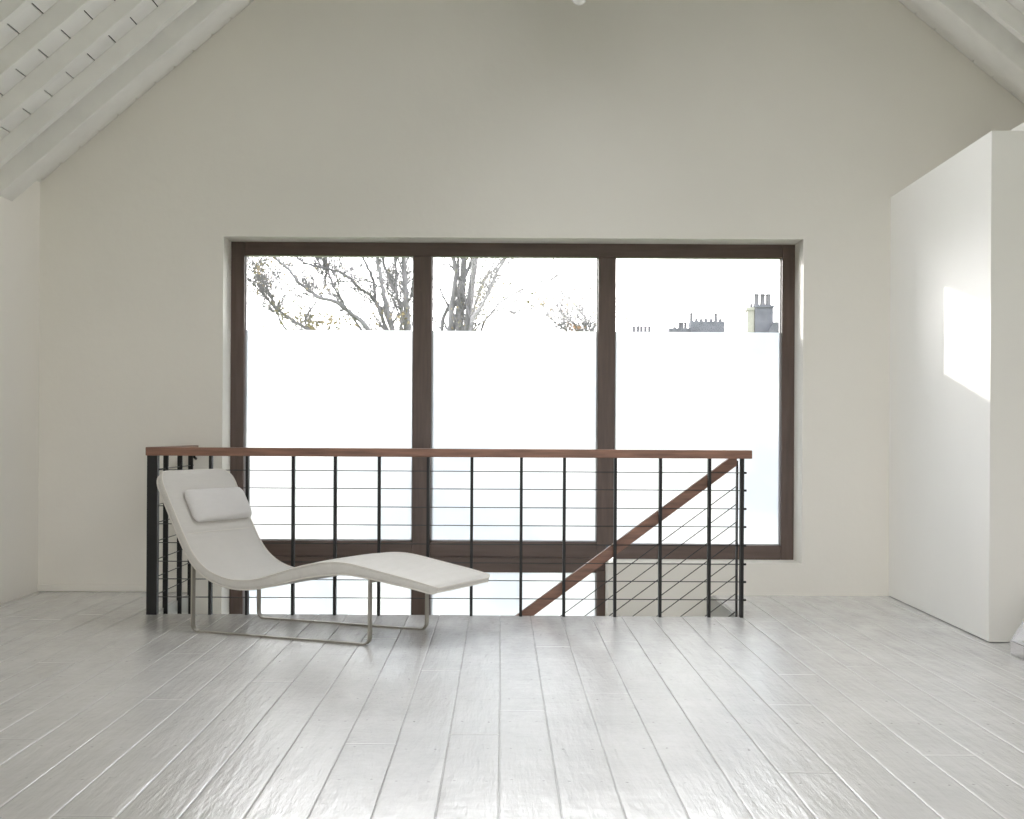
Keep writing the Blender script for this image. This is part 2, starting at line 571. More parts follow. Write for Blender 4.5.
bw.prism_y([(CX1, BZ1), (BX1, BZ1), (BX1, zr(BX1) + 0.3), (CX1, zr(CX1) + 0.3)], YB - 0.3, YB)
bw.box(CX0, CX1, YB - 0.3, YB, BZ1, CZ0)
bw.prism_y([(CX0, CZ1), (CX1, CZ1), (CX1, zr(CX1) + 0.3), (AX, AZ + 0.3), (CX0, zl(CX0) + 0.3)], YB - 0.3, YB)
bw.box(BX0, BX1, YB - 0.3, YB, -0.2, BZ0)
tag(bw.build('wall_rear', M_WALL), kind='structure')

# partition box on the right
pb = MB()
pb.prism_z([(2.398, YG), (2.352, 6.84), (3.64, 6.84), (3.64, YG)], 0.004, 2.462)
tag(pb.build('wall_partition', M_BOX), kind='structure')
pt = MB(); pt.box(2.80, 3.44, 7.0, YG, 2.462, 2.68)
tag(pt.build('wall_upper_partition', M_BOX), kind='structure')

# small baseboards on the left wall and gable wall
b1 = MB(); b1.box(XL, OX0 - 0.02, YG - 0.012, YG, 0.003, 0.045)
tag(b1.build('baseboard_gable', M_WALL, bevel=0.003), kind='structure')

# ceiling: boards, rafters, truss beams
def slope(name, zf, xa, xb, nx, sky):
    """one roof slope between ridge xa and eave xb; nx = inward normal (x, z)"""
    L_ = math.hypot(xb - xa, zf(xb) - zf(xa))
    dx, dz = (xb - xa) / L_, (zf(xb) - zf(xa)) / L_
    sx0, sx1, skys = sky[0][0], sky[0][1], sorted((q_[2], q_[3]) for q_ in sky)
    def spans(x, ya, yb):
        if not (sx0 < x < sx1): return [(ya, yb)]
        out = []; c = ya
        for a_, b_ in skys:
            out.append((c, a_)); c = b_
        return out + [(c, yb)]
    bd = MB()
    s = 0.0
    while s < L_:
        e = min(s + 0.153 - 0.0065, L_)
        pts = []
        for t, h in ((s, -0.0), (e, -0.0), (e, 0.022), (s, 0.022)):
            pts.append((xa + dx * t - nx[0] * h, zf(xa) + dz * t - nx[1] * h))
        for ya, yb in spans(xa + dx * (s + e) / 2, YB, YG - 0.004):
            bd.prism_y(pts, ya, yb)
        s += 0.153
    o = bd.build('ceiling', M_CEIL)
    tag(o, kind='structure')
    bk = MB()
    def lin(x0, x1, ya, yb, mb=None, h0=0.05, h1=0.3):
        (mb or bk).prism_y([(x0 - nx[0] * h0, zf(x0) - nx[1] * h0), (x1 - nx[0] * h0, zf(x1) - nx[1] * h0), (x1 - nx[0] * h1, zf(x1) - nx[1] * h1), (x0 - nx[0] * h1, zf(x0) - nx[1] * h1)], ya, yb)
    lo, hi = min(xa, xb), max(xa, xb)
    lin(lo, sx0 - 0.01, YB - 0.3, YG)
    lin(sx1 + 0.01, hi, YB - 0.3, YG)
    for ya, yb in spans((sx0 + sx1) / 2, YB - 0.3, YG): lin(sx0 - 0.01, sx1 + 0.01, ya, yb)
    bk.build('roof_lining', M_DARK, o)
    for ya, yb in skys:  # added roof windows, kept above the view, letting daylight in
        fr = MB()
        lin(sx0 - 0.04, sx0 + 0.02, ya, yb, fr, -0.02, 0.32); lin(sx1 - 0.02, sx1 + 0.04, ya, yb, fr, -0.02, 0.32)
        lin(sx0 - 0.04, sx1 + 0.04, ya - 0.03, ya + 0.02, fr, -0.02, 0.32); lin(sx0 - 0.04, sx1 + 0.04, yb - 0.02, yb + 0.03, fr, -0.02, 0.32)
        f_ = fr.build('added_skylight_frame', M_BEAM, o)
        pn = MB(); lin(sx0, sx1, ya, yb, pn, 0.2, 0.205)
        pn.build('added_skylight_pane', M_GLASS, f_)
    y = 7.85
    def raft(x0, x1):
        r_ = MB()
        r_.prism_y([(x0, zf(x0)), (x1, zf(x1)), (x1, zf(x1) - 0.125), (x0, zf(x0) - 0.125)], y, y + 0.06)
        r_.build('rafter', M_BEAM, o, bevel=0.003)
    while y > YB + 0.2:
        if any(a_ - 0.1 < y < b_ + 0.05 for a_, b_ in skys):
            raft(lo, sx0 - 0.02); raft(sx1 + 0.02, hi)
        else:
            raft(lo, hi)
        y -= 0.44
    t_ = MB()
    t_.prism_y([(xa, zf(xa)), (xb, zf(xb)), (xb, zf(xb) - 0.2), (xa, zf(xa) - 0.2)], 8.05, 8.28)
    t_.build('principal_beam', M_BEAM, o, bevel=0.006)
    t_ = MB()
    t_.prism_y([(xa, zf(xa) + 0.001), (xb, zf(xb) + 0.001), (xb, zf(xb) - 0.0015), (xa, zf(xa) - 0.0015)], 8.60, 8.736)
    t_.build('edge_batten', M_BEAM, o)
    return o
nl = (0.861, -1.0); q = math.hypot(*nl); nl = (nl[0] / q, nl[1] / q)
nr_ = (-0.817, -1.0); q = math.hypot(*nr_); nr_ = (nr_[0] / q, nr_[1] / q)
slope('ceiling', zl, AX, XL, nl, SKY_L)
slope('ceiling', zr, AX, XR, nr_, SKY_R)

# ------------------------------------------------------------------ main window
win = empty('window_1', (0.07, 9.04, -2.3))
tag(win, kind='structure')
def wpart(name, m, boxes, bevel=0.004):
    b_ = MB()
    for q_ in boxes: b_.box(*q_)
    o = b_.build(name, m, None, bevel=bevel)
    o.parent = win
    o.matrix_parent_inverse = Matrix.Translation(win.location).inverted()
    return o
FY0, FY1 = 9.035, 9.115
MX = [(-1.72, -1.632), (-0.56, -0.446), (0.615, 0.722), (1.782, 1.864)]
wpart('outer_frame', M_FRAME, [(-1.722, -1.636, FY0, FY1, WZB, 2.202), (1.782, 1.864, FY0, FY1, 0.196, 2.202)])
wpart('head', M_FRAMEH, [(-1.636, 1.782, FY0, FY1, 2.113, 2.202)])
wpart('mullion', M_FRAME, [(-0.562, -0.446, FY0 - 0.006, FY1, WZB, 2.113)])
wpart('mullion', M_FRAME, [(0.613, 0.722, FY0 - 0.006, FY1, 0.285, 2.113)])
wpart('lower_jamb', M_FRAME, [(0.613, 0.672, FY0 - 0.006, FY1, WZB, 0.12)])
wpart('transom', M_FRAMEH, [(-1.636, -0.562, FY0, FY1, 0.208, 0.303), (-1.636, -0.562, FY0 - 0.003, FY1, 0.108, 0.2)])
wpart('transom', M_FRAMEH, [(-0.446, 0.613, FY0, FY1, 0.208, 0.303), (-0.446, 0.613, FY0 - 0.003, FY1, 0.108, 0.2)])
wpart('transom_core', M_FRAME, [(-1.636, 0.672, FY0 + 0.008, FY1, 0.12, 0.3)])
wpart('bottom_rail', M_FRAMEH, [(0.722, 1.782, FY0, FY1, 0.196, 0.287)])
wpart('bottom_frame', M_FRAMEH, [(-1.636, 0.613, FY0, FY1, WZB, WZB + 0.09)])
# thin light glazing gaskets
gk = []
for (a, b, z0, z1) in ((-1.636, -0.562, 0.303, 2.113), (-0.446, 0.613, 0.303, 2.113), (0.722, 1.782, 0.287, 2.113), (-1.636, -0.562, WZB + 0.09, 0.108), (-0.446, 0.613, WZB + 0.09, 0.108)):
    gk.append((a, b, z0, z1))
M_GASK = mat('grey_gasket', (0.45, 0.44, 0.46), 0.5)
for (a, b, z0, z1) in gk:
    wpart('gasket', M_GASK, [(a, a + 0.007, 9.070, 9.105, z0, z1), (b - 0.007, b, 9.070, 9.105, z0, z1), (a, b, 9.070, 9.105, z0, z0 + 0.007)], 0)
for (a, b, z0, z1) in gk:
    wpart('glass_pane', M_GLASS, [(a + 0.004, b - 0.004, 9.088, 9.094, z0, z1)], 0)
for (a, b, z0, z1) in gk:
    wpart('frosted_film', M_FILM, [(a + 0.007, b - 0.007, 9.0855, 9.0862, z0 + 0.007, min(z1, 1.645))], 0)

# rear windows, out of view, added to brighten the room
for wn_, (x0_, x1_, z0_, z1_, mu_) in (('added_window_2', (BX0, BX1, BZ0, BZ1, (-0.55, 1.4))), ('added_window_3', (CX0, CX1, CZ0, CZ1, (0.4,)))):
    w2 = MB()
    w2.box(x0_, x0_ + 0.07, YB - 0.2, YB - 0.13, z0_, z1_)
    w2.box(x1_ - 0.07, x1_, YB - 0.2, YB - 0.13, z0_, z1_)
    w2.box(x0_, x1_, YB - 0.2, YB - 0.13, z0_, z0_ + 0.07)
    w2.box(x0_, x1_, YB - 0.2, YB - 0.13, z1_ - 0.07, z1_)
    for m_ in mu_: w2.box(m_ - 0.04, m_ + 0.04, YB - 0.2, YB - 0.13, z0_, z1_)
    w2o = w2.build(wn_, M_FRAME)
    tag(w2o, kind='structure')
    g2 = MB(); g2.box(x0_, x1_, YB - 0.17, YB - 0.165, z0_, z1_)
    g2.build('glass_pane', M_GLASS, w2o)

# ------------------------------------------------------------------ railing
rail = empty('cable_railing', (0, 7.75, 0))
tag(rail, 'black steel cable railing with a reddish wooden handrail around the stair opening', 'railing')
def child(o, root):
    o.parent = root
    o.matrix_parent_inverse = Matrix.Translation(root.location).inverted()
    return o
RY = 7.73
hr = MB(); hr.box(-1.925, 1.362, RY - 0.03, RY + 0.03, 0.862, 0.908)
child(hr.build('handrail', M_RAIL, bevel=0.004), rail)
M_RAILY = mat('reddish_hardwood_lengthwise', (0.23, 0.115, 0.075), 0.4, var=0.3, scale=7, bump=0.0006, bscale=40, stretch=(7, 0.7, 7))
hr = MB(); hr.box(-1.925, -1.865, RY + 0.03, YG - 0.002, 0.862, 0.908)
child(hr.build('return_handrail', M_RAILY, bevel=0.004), rail)
# diagonal handrail going down with the stair
SL = 0.7467
def dz_(x): return 0.885 - SL * (1.325 - x)
th = math.atan(SL)
dr = MB()
x_top, x_bot = 1.29, -0.9
hh = 0.0285 / math.cos(th)
dr.prism_y([(x_top, dz_(x_top) - hh), (x_top, dz_(x_top) + hh), (x_bot, dz_(x_bot) + hh), (x_bot, dz_(x_bot) - hh)], RY + 0.036, RY + 0.086)
child(dr.build('stair_handrail', M_RAIL, bevel=0.004), rail)
posts = [-1.575, -1.376, -1.127, -0.899, -0.66, -0.394, -0.157, 0.112, 0.346, 0.623, 0.868, 1.134]
for px in posts:
    p_ = MB(); p_.box(px - 0.0078, px + 0.0078, RY - 0.022, RY + 0.026, 0.0, 0.862)
    p_.box(px - 0.0078, px + 0.0078, RY + 0.026, RY + 0.034, -0.15, 0.0)
    child(p_.build('post', M_BLACK, bevel=0.0015), rail)
p_ = MB(); p_.box(-1.917, -1.861, RY - 0.027, RY + 0.027, 0.0, 0.862)
child(p_.build('corner_post', M_BLACK, bevel=0.002), rail)
p_ = MB(); p_.box(1.302, 1.320, RY - 0.022, RY + 0.026, 0.0, 0.862)
child(p_.build('end_post', M_BLACK, bevel=0.0015), rail)
p_ = MB(); p_.box(1.290, 1.298, RY + 0.04, RY + 0.08, -0.1, 0.85)
child(p_.build('stair_post', M_BLACK, bevel=0.0015), rail)
for py in (8.05, 8.40, 8.69):
    p_ = MB(); p_.box(-1.909, -1.881, py - 0.009, py + 0.009, -0.16, 0.862)
    child(p_.build('post', M_BLACK, bevel=0.0015), rail)
cz = [0.785, 0.689, 0.589, 0.491, 0.389, 0.288, 0.192, 0.094]
for z in cz:
    c_ = MB(); c_.tube([(-1.9, RY, z), (1.335, RY, z)], 0.0027, 6)
    child(c_.build('cable', M_CABLE, smooth=True), rail)
    c_ = MB(); c_.tube([(1.318, RY, z), (1.336, RY, z)], 0.006, 8)
    child(c_.build('cable_fitting', M_BLACK), rail)
    c_ = MB(); c_.tube([(-1.895, RY, z), (-1.895, YG - 0.01, z)], 0.0027, 6)
    child(c_.build('return_cable', M_CABLE, smooth=True), rail)
for i in range(8):
    z = 0.712 - 0.098 * i
    xb = -0.9
    c_ = MB(); c_.tube([(1.294, RY + 0.06, z), (xb, RY + 0.06, z - SL * (1.294 - xb))], 0.0027, 6)
    child(c_.build('stair_cable', M_CABLE, smooth=True), rail)
br = MB()
br.tube([(-1.882, YG - 0.05, 0.862), (-1.882, YG - 0.05, 0.835), (-1.882, YG, 0.825)], 0.008, 8)
child(br.build('wall_bracket', M_BLACK, smooth=True), rail)

# ------------------------------------------------------------------ chaise longue
CH = Vector((-0.946, 7.107, 0))
ang = math.atan2(-0.419, 0.908)
chaise = empty('chaise_longue', CH, ang)
tag(chaise, 'off-white upholstered wave-shaped chaise longue on satin steel sled legs beside the railing', 'chaise longue')
TOP = [(-0.722, 0.796), (-0.700, 0.776), (-0.665, 0.70), (-0.613, 0.600), (-0.547, 0.475), (-0.48, 0.371), (-0.395, 0.306), (-0.302, 0.276), (-0.229, 0.268), (-0.118, 0.279),
       (0.016, 0.318), (0.121, 0.350), (0.21, 0.370), (0.298, 0.381), (0.389, 0.380), (0.497, 0.362), (0.611, 0.340), (0.742, 0.316), (0.856, 0.290)]
def catmull(P, n):
    out = []
    for i in range(len(P) - 1):
        p0, p1, p2, p3 = P[max(i - 1, 0)], P[i], P[i + 1], P[min(i + 2, len(P) - 1)]
        for j in range(n):
            t = j / n
            out.append(tuple(0.5 * (2 * p1[k] + (p2[k] - p0[k]) * t + (2 * p0[k] - 5 * p1[k] + 4 * p2[k] - p3[k]) * t * t + (3 * p1[k] - p0[k] - 3 * p2[k] + p3[k]) * t ** 3) for k in range(2)))
    out.append(P[-1])
    return out
def resample(P, n):
    L_ = [0]
    for a, b in zip(P, P[1:]): L_.append(L_[-1] + math.hypot(b[0] - a[0], b[1] - a[1]))
    out = []
    j = 0
    for i in range(n + 1):
        s = L_[-1] * i / n
        while j < len(P) - 2 and L_[j + 1] < s: j += 1
        t = (s - L_[j]) / max(1e-9, L_[j + 1] - L_[j])
        out.append((P[j][0] + (P[j + 1][0] - P[j][0]) * t, P[j][1] + (P[j + 1][1] - P[j][1]) * t))
    return out, L_[-1]
cur, LEN = resample(catmull(TOP, 12), 220)
# smooth a little
for _ in range(25):
    cur = [cur[0]] + [tuple((cur[i - 1][k] + 2 * cur[i][k] + cur[i + 1][k]) / 4 for k in range(2)) for i in range(1, len(cur) - 1)] + [cur[-1]]
HWC = 0.305
def station(i):
    a = cur[max(i - 1, 0)]; b = cur[min(i + 1, len(cur) - 1)]
    t = Vector((b[0] - a[0], 0, b[1] - a[1])).normalized()
    n = Vector((-t.z, 0, t.x))
    if n.z < 0 and abs(n.z) > 0.05: n = -n
    return Vector((cur[i][0], 0, cur[i][1])), t, n
def halfw(s):
    h = HWC
    for e, r in ((s, 0.09), (LEN - s, 0.035)):
        if e < r: h -= r - math.sqrt(max(0, r * r - (r - e) ** 2))
    return h
def thick(s):
    e = min(s, LEN - s)
    x = cur[int(round(s / LEN * (len(cur) - 1)))][0]
    tb = [(-0.73, 0.034), (-0.6, 0.036), (-0.45, 0.040), (-0.25, 0.042), (-0.1, 0.046), (0.05, 0.053), (0.2, 0.060), (0.3, 0.060), (0.4, 0.052), (0.57, 0.042), (0.74, 0.037), (0.85, 0.034)]
    t = tb[-1][1]
    for (xa_, ta_), (xb_, tb_) in zip(tb, tb[1:]):
        if x <= xb_:
            t = ta_ + (tb_ - ta_) * max(0, (x - xa_) / (xb_ - xa_)); break
    return t
def endf(s):
    e = min(s, LEN - s)
    return 1.0 if e >= 0.022 else 0.5 + 0.5 * math.sqrt(max(0, 1 - (1 - e / 0.022) ** 2))
cu = MB()
edge_top = {-1: [], 1: []}
edge_bot = {-1: [], 1: []}
NS = len(cur)
seam_s = [0.36, 1.325]
ring = []
for i in range(NS):
    P, t, n = station(i)
    s = LEN * i / (NS - 1)
    h = halfw(s)
    tk = thick(s)
    ef = endf(s)
    P = P - n * tk * (1 - ef) * 0.45
    tk = tk * ef
    # seam dips
    dip = sum(0.007 * math.exp(-((s - q_) / 0.008) ** 2) for q_ in seam_s)
    crown = 0.010 * ef
    pts = []
    m_ = 22
    for j in range(m_ + 1):                     # top, from v=-h to v=+h
        vv = -1 + 2 * j / m_
        z = crown * (1 - vv ** 4) - dip * (1 - abs(vv) ** 8)
        pts.append((vv * (h - 0.004), z))
    for j in range(1, 6):                       # far side
        f = j / 6
        pts.append((h + 0.004 * math.sin(math.pi * f), -tk * f))
    for j in range(m_ + 1):
        vv = 1 - 2 * j / m_
        pts.append((vv * (h - 0.006), -tk - 0.003 * (1 - vv ** 4)))
    for j in range(1, 6):
        f = 1 - j / 6
        pts.append((-h - 0.004 * math.sin(math.pi * f), -tk * f))
    ring = [P + Vector((0, y, 0)) + n * z for y, z in pts]
    o_ = len(cu.v)
    cu.v += [tuple(p) for p in ring]
    K = len(ring)
    if i:
        for k in range(K):
            cu.f.append((o_ - K + k, o_ - K + (k + 1) % K, o_ + (k + 1) % K, o_ + k))
    else:
        cu.f.append(tuple(range(K)))
    for sgn in (-1, 1):
        edge_top[sgn].append(P + Vector((0, sgn * (h - 0.001), 0)) + n * 0.001)
        edge_bot[sgn].append(P + Vector((0, sgn * (h - 0.003), 0)) - n * tk)
cu.f.append(tuple(range(len(cu.v) - 1, len(cu.v) - K - 1, -1)))
cush = cu.build('cushion', M_FABRIC, chaise, smooth=True)
for p_ in (cush.data.polygons[0], cush.data.polygons[-1]): p_.use_smooth = False
loop_t = edge_top[-1] + edge_top[1][::-1]
loop_b = edge_bot[-1] + edge_bot[1][::-1]
pp = MB(); pp.tube(loop_t + [loop_t[0]], 0.0042, 6, cap=False)
pp.build('piping', M_PIPE, cush, smooth=True)
pp = MB(); pp.tube(loop_b + [loop_b[0]], 0.0042, 6, cap=False)
pp.build('piping', M_PIPE, cush, smooth=True)
# seam welts
for q_ in seam_s:
    i = int(round(q_ / LEN * (NS - 1)))
    P, t, n = station(i)
    pp = MB(); pp.tube([P + Vector((0, v, 0)) + n * (0.010 * (1 - abs(v / 0.3) ** 4) - 0.0062) for v in [(-0.295 + 0.59 * j / 20) for j in range(21)]], 0.0026, 6)
    pp.build('seam', M_PIPE, cush, smooth=True)

# head pillow
i = 0
def near_station(s): return station(int(round(s / LEN * (NS - 1))))
PS = 0.222
P, t, n = near_station(PS)
pl = MB()
nu, nv = 26, 18
A, B, Tk = 0.245, 0.088, 0.036          # half length across, half height along, half thickness
def pil(u_, v_, sgn):
    # u_,v_ in -1..1 ; rounded-rect pillow
    r_ = 0.3
    pu, pv = abs(u_), abs(v_)
    x = A * u_; y = B * v_
    e = (1 - pu ** 5) * (1 - pv ** 4)
    z = sgn * Tk * max(0, e) ** 0.45
    cr_ = 0.030
    ex, ey = A - abs(x), B - abs(y)
    if ex < cr_ and ey < cr_:
        d_ = math.hypot(cr_ - ex, cr_ - ey)
        if d_ > 1e-9:
            f = max(cr_ - ex, cr_ - ey) / d_
            x = math.copysign(A - cr_ + (cr_ - ex) * f, x)
            y = math.copysign(B - cr_ + (cr_ - ey) * f, y)
    return x, y, z
cen = P + n * 0.030 + Vector((0, 0.042, 0))
for sgn in (1, -1):
    vs = []
    for a in range(nu + 1):
        for b in range(nv + 1):
            uu = math.sin(math.pi / 2 * (-1 + 2 * a / nu)); vv = math.sin(math.pi / 2 * (-1 + 2 * b / nv))
            x, y, z = pil(uu, vv, sgn)
            vs.append(cen + Vector((0, x, 0)) + t * y + n * z)
    fs = [(a * (nv + 1) + b, a * (nv + 1) + b + 1, (a + 1) * (nv + 1) + b + 1, (a + 1) * (nv + 1) + b) for a in range(nu) for b in range(nv)]
    if sgn < 0: fs = [f[::-1] for f in fs]
    pl.add(vs, fs)
pil_o = pl.build('head_pillow', M_PILLOW, chaise, smooth=True)

# steel sled legs
def sled(v0):
    path = []
    s0, s1, z0 = -0.505, 0.505, 0.0045
    r_ = 0.035
    path.append((s0, 0.34))
    path.append((s0, z0 + r_))
    for a in range(1, 7):
        an = math.pi / 2 * a / 6
        path.append((s0 + r_ - r_ * math.cos(an), z0 + r_ - r_ * math.sin(an)))
    for a in range(0, 7):
        an = math.pi / 2 * a / 6
        path.append((s1 - r_ + r_ * math.sin(an), z0 + r_ - r_ * math.cos(an)))
    path.append((s1, 0.325))
    m_ = MB()
    vs = []
    for i, (s, z) in enumerate(path):
        a = path[max(i - 1, 0)]; b = path[min(i + 1, len(path) - 1)]
        tx, tz = b[0] - a[0], b[1] - a[1]
        l = math.hypot(tx, tz); tx /= l; tz /= l
        nx, nz = -tz, tx
        for (w, hgt) in ((-0.014, -0.0045), (0.014, -0.0045), (0.014, 0.0045), (-0.014, 0.0045)):
            vs.append((s + nx * hgt, v0 + w, z + nz * hgt))
    n_ = len(path)
    fs = [(i * 4 + k, i * 4 + (k + 1) % 4, (i + 1) * 4 + (k + 1) % 4, (i + 1) * 4 + k) for i in range(n_ - 1) for k in range(4)]
    fs += [(3, 2, 1, 0), tuple((n_ - 1) * 4 + k for k in range(4))]
    m_.add(vs, fs)
    return m_
for v0 in (-0.285, 0.285):
    sled(v0).build('sled_leg', M_STEEL, chaise, bevel=0.001)
for s, z in ((-0.505, 0.338), (0.505, 0.300)):
    c_ = MB(); c_.box(s - 0.012, s + 0.012, -0.285, 0.285, z - 0.006, z + 0.003)
    c_.build('crossbar', M_STEEL, chaise)

# ------------------------------------------------------------------ pendant bulb
pd = empty('pendant_bulb', (AX, 7.69, AZ))
tag(pd, 'white globe bulb hanging on a thin cord from the roof ridge', 'pendant light')
b_ = MB()
zc = 3.311 + 0.04
b_.lathe([(0.0001, -0.04)] + [(0.04 * math.sin(math.pi * k / 16), -0.04 * math.cos(math.pi * k / 16)) for k in range(1, 14)] + [(0.018, 0.045), (0.016, 0.055)], AX, 7.69, zc, 24)
child(b_.build('bulb', M_BULB, smooth=True), pd)
b_ = MB(); b_.lathe([(0.019, 0.048), (0.021, 0.05), (0.021, 0.1), (0.012, 0.112)], AX, 7.69, zc, 20)
child(b_.build('lamp_holder', M_CORD, smooth=True), pd)
b_ = MB(); b_.tube([(AX, 7.69, zc + 0.11), (AX, 7.69, AZ - 0.02)], 0.003, 8)
child(b_.build('cord', M_CORD, smooth=True), pd)

# ------------------------------------------------------------------ clear acrylic piece at the right edge
ac = empty('acrylic_stand', (2.45, 6.4, 0))
tag(ac, 'clear plastic stand with a sloping side on the floor at the foot of the partition', 'plastic stand')
a_ = MB()
prof_ = [(2.318, 0.004), (2.318, 0.066), (2.44, 0.255), (2.60, 0.255), (2.60, 0.004)]
for ya_ in (6.28, 6.452):
    a_ = MB(); a_.prism_y(prof_, ya_, ya_ + 0.008)
    child(a_.build('end_panel', M_ACRYL, bevel=0.001), ac)
a_ = MB()
a_.prism_y([(2.318, 0.004), (2.318, 0.066), (2.326, 0.064), (2.326, 0.004)], 6.289, 6.451)
a_.prism_y([(2.318, 0.066), (2.44, 0.255), (2.448, 0.250), (2.327, 0.062)], 6.289, 6.451)
a_.prism_y([(2.44, 0.255), (2.60, 0.255), (2.60, 0.247), (2.447, 0.247)], 6.289, 6.451)
child(a_.build('sloping_panel', M_ACRYL, bevel=0.001), ac)

# ------------------------------------------------------------------ outside
GZ = -5.6
gr = MB()
gr.add([(-150, 9.3, GZ), (150, 9.3, GZ), (150, 260, GZ), (-150, 260, GZ)], [(0, 1, 2, 3)])
gr.add([(-150, -150, GZ), (150, -150, GZ), (150, 9.3, GZ), (-150, 9.3, GZ)], [(0, 1, 2, 3)])
tag(gr.build('ground', M_GRASS), kind='structure')

M_SASH = mat('white_sash', (0.4, 0.4, 0.4), 0.6)
M_DKGLASS = mat('dark_house_glass', (0.03, 0.035, 0.04), 0.1)
def house(loc, label, parts, x0=-1.0, x1=2.0):
    # slate roof behind the parapet, and sash windows in the front wall
    rf = MB()
    w_ = x1 - x0
    rf.add([(x0, 0.3, 10.9), (x1, 0.3, 10.9), (x1, 6.8, 10.9), (x0, 6.8, 10.9), (x0, 3.5, 11.55), (x1, 3.5, 11.55)],
           [(0, 1, 5, 4), (2, 3, 4, 5), (1, 2, 5), (3, 0, 4), (3, 2, 1, 0)])
    parts = parts + [('pitched_roof', M_SLATE, rf)]
    n_ = max(1, int(w_ // 1.7))
    for zz in (2.2, 5.2, 8.2):
        for k_ in range(n_):
            xc = x0 + w_ * (k_ + 0.5) / n_
            m_ = MB(); m_.box(xc - 0.5, xc + 0.5, -0.05, 0.02, zz, zz + 1.7)
            parts.append(('window', M_SASH, m_))
            m_ = MB()
            for a_ in (0.08, 0.87): m_.box(xc - 0.42, xc + 0.42, -0.06, 0.0, zz + a_, zz + a_ + 0.75)
            parts.append(('window_glass', M_DKGLASS, m_))
    h = empty('house', loc)
    tag(h, label, 'house', 'houses beyond the window')
    for name, m, mb in parts:
        o = mb.build(name, m)
        o.parent = h
    return h
def pot(x, y, z, r, h_):
    p_ = MB(); p_.lathe([(r * 1.0, 0), (r * 0.85, h_ * 0.25), (r * 0.8, h_ * 0.84), (r * 0.95, h_ * 0.86), (r * 0.95, h_ * 0.94), (r * 0.75, h_)], x, y, z, 10)
    return p_
def bxm(*q_):
    m_ = MB(); m_.box(*q_); return m_
D = 70.0
# tall stack on the right, with a paler stack beside it
P_ = [('wall', M_STONE, bxm(-1.2, 6.5, 0, 7, 0, 10.9)),
      ('roof', M_SLATE, MB().prism_y([(-0.1, 10.9), (6.6, 10.9), (6.6, 12.08), (0.62, 12.08), (0.0, 10.95)], -0.2, 7)),
      ('chimney_stack', M_STONE, bxm(-0.28, 0.62, 0.0, 0.8, 9.0, 12.84)),
      ('chimney_cap', M_STONE, bxm(-0.28, 0.66, -0.05, 0.85, 12.80, 12.92)),
      ('chimney_stack', M_PALE, bxm(-0.62, -0.29, 0.1, 0.8, 9.0, 12.70)),
      ('chimney_cap', M_PALE, bxm(-0.68, -0.29, 0.05, 0.85, 12.66, 12.82))]
for x in (-0.16, 0.14, 0.42): P_.append(('chimney_pot', M_POT, pot(x, 0.3, 12.9, 0.15, 0.60)))
P_.append(('chimney_pot', M_POT, pot(-0.42, 0.3, 12.8, 0.08, 0.2)))
house((12.75, D, GZ), 'far house whose tall chimney stack shows at the right edge of the right pane', P_, -1.1, 6.4)
# middle: crenellated long stack
P_ = [('wall', M_STONE, bxm(-3.0, 2.1, 0.0, 7, 0, 10.9)),
      ('roof', M_SLATE, bxm(-1.05, 1.6, 0, 7, 10.9, 11.76)),
      ('chimney_stack', M_STONE, bxm(0.0, 1.66, -0.1, 0.8, 9.0, 12.1))]
for i, x in enumerate((0.08, 0.33, 0.57, 0.81, 1.05, 1.28, 1.5)):
    P_.append(('chimney_pot', M_POT, pot(x, 0.3, 12.08, 0.10, 0.46 if i in (0, 5) else 0.17)))
for x in (-0.73, -0.5, -0.36, -0.2): P_.append(('chimney_pot', M_POT, pot(x, 0.4, 11.7, 0.09, 0.16 if x < -0.7 else 0.38)))
house((9.3, D, GZ), 'far house with a long low chimney stack in the middle of the right pane', P_, -2.9, 2.0)
P_ = [('wall', M_STONE, bxm(-2.5, 2.6, 0.0, 7, 0, 10.9)), ('chimney_stack', M_STONE, bxm(-0.05, 1.05, 0, 0.8, 9.0, 12.14))]
for x in (0.06, 0.28, 0.48, 0.70, 0.92): P_.append(('chimney_pot', M_POT, pot(x, 0.3, 12.1, 0.11, 0.38)))
house((7.22, D + 8, GZ), 'far house showing only five small chimney pots at the left of the right pane', P_, -2.4, 2.5)

# ---- trees
def px(x, y, d):
    """view point of a limb kink, measured on the view line, at distance d"""
    return Vector(((x - 501) / 1422 * d, d, 1 - (y - 432) / 1422 * d))

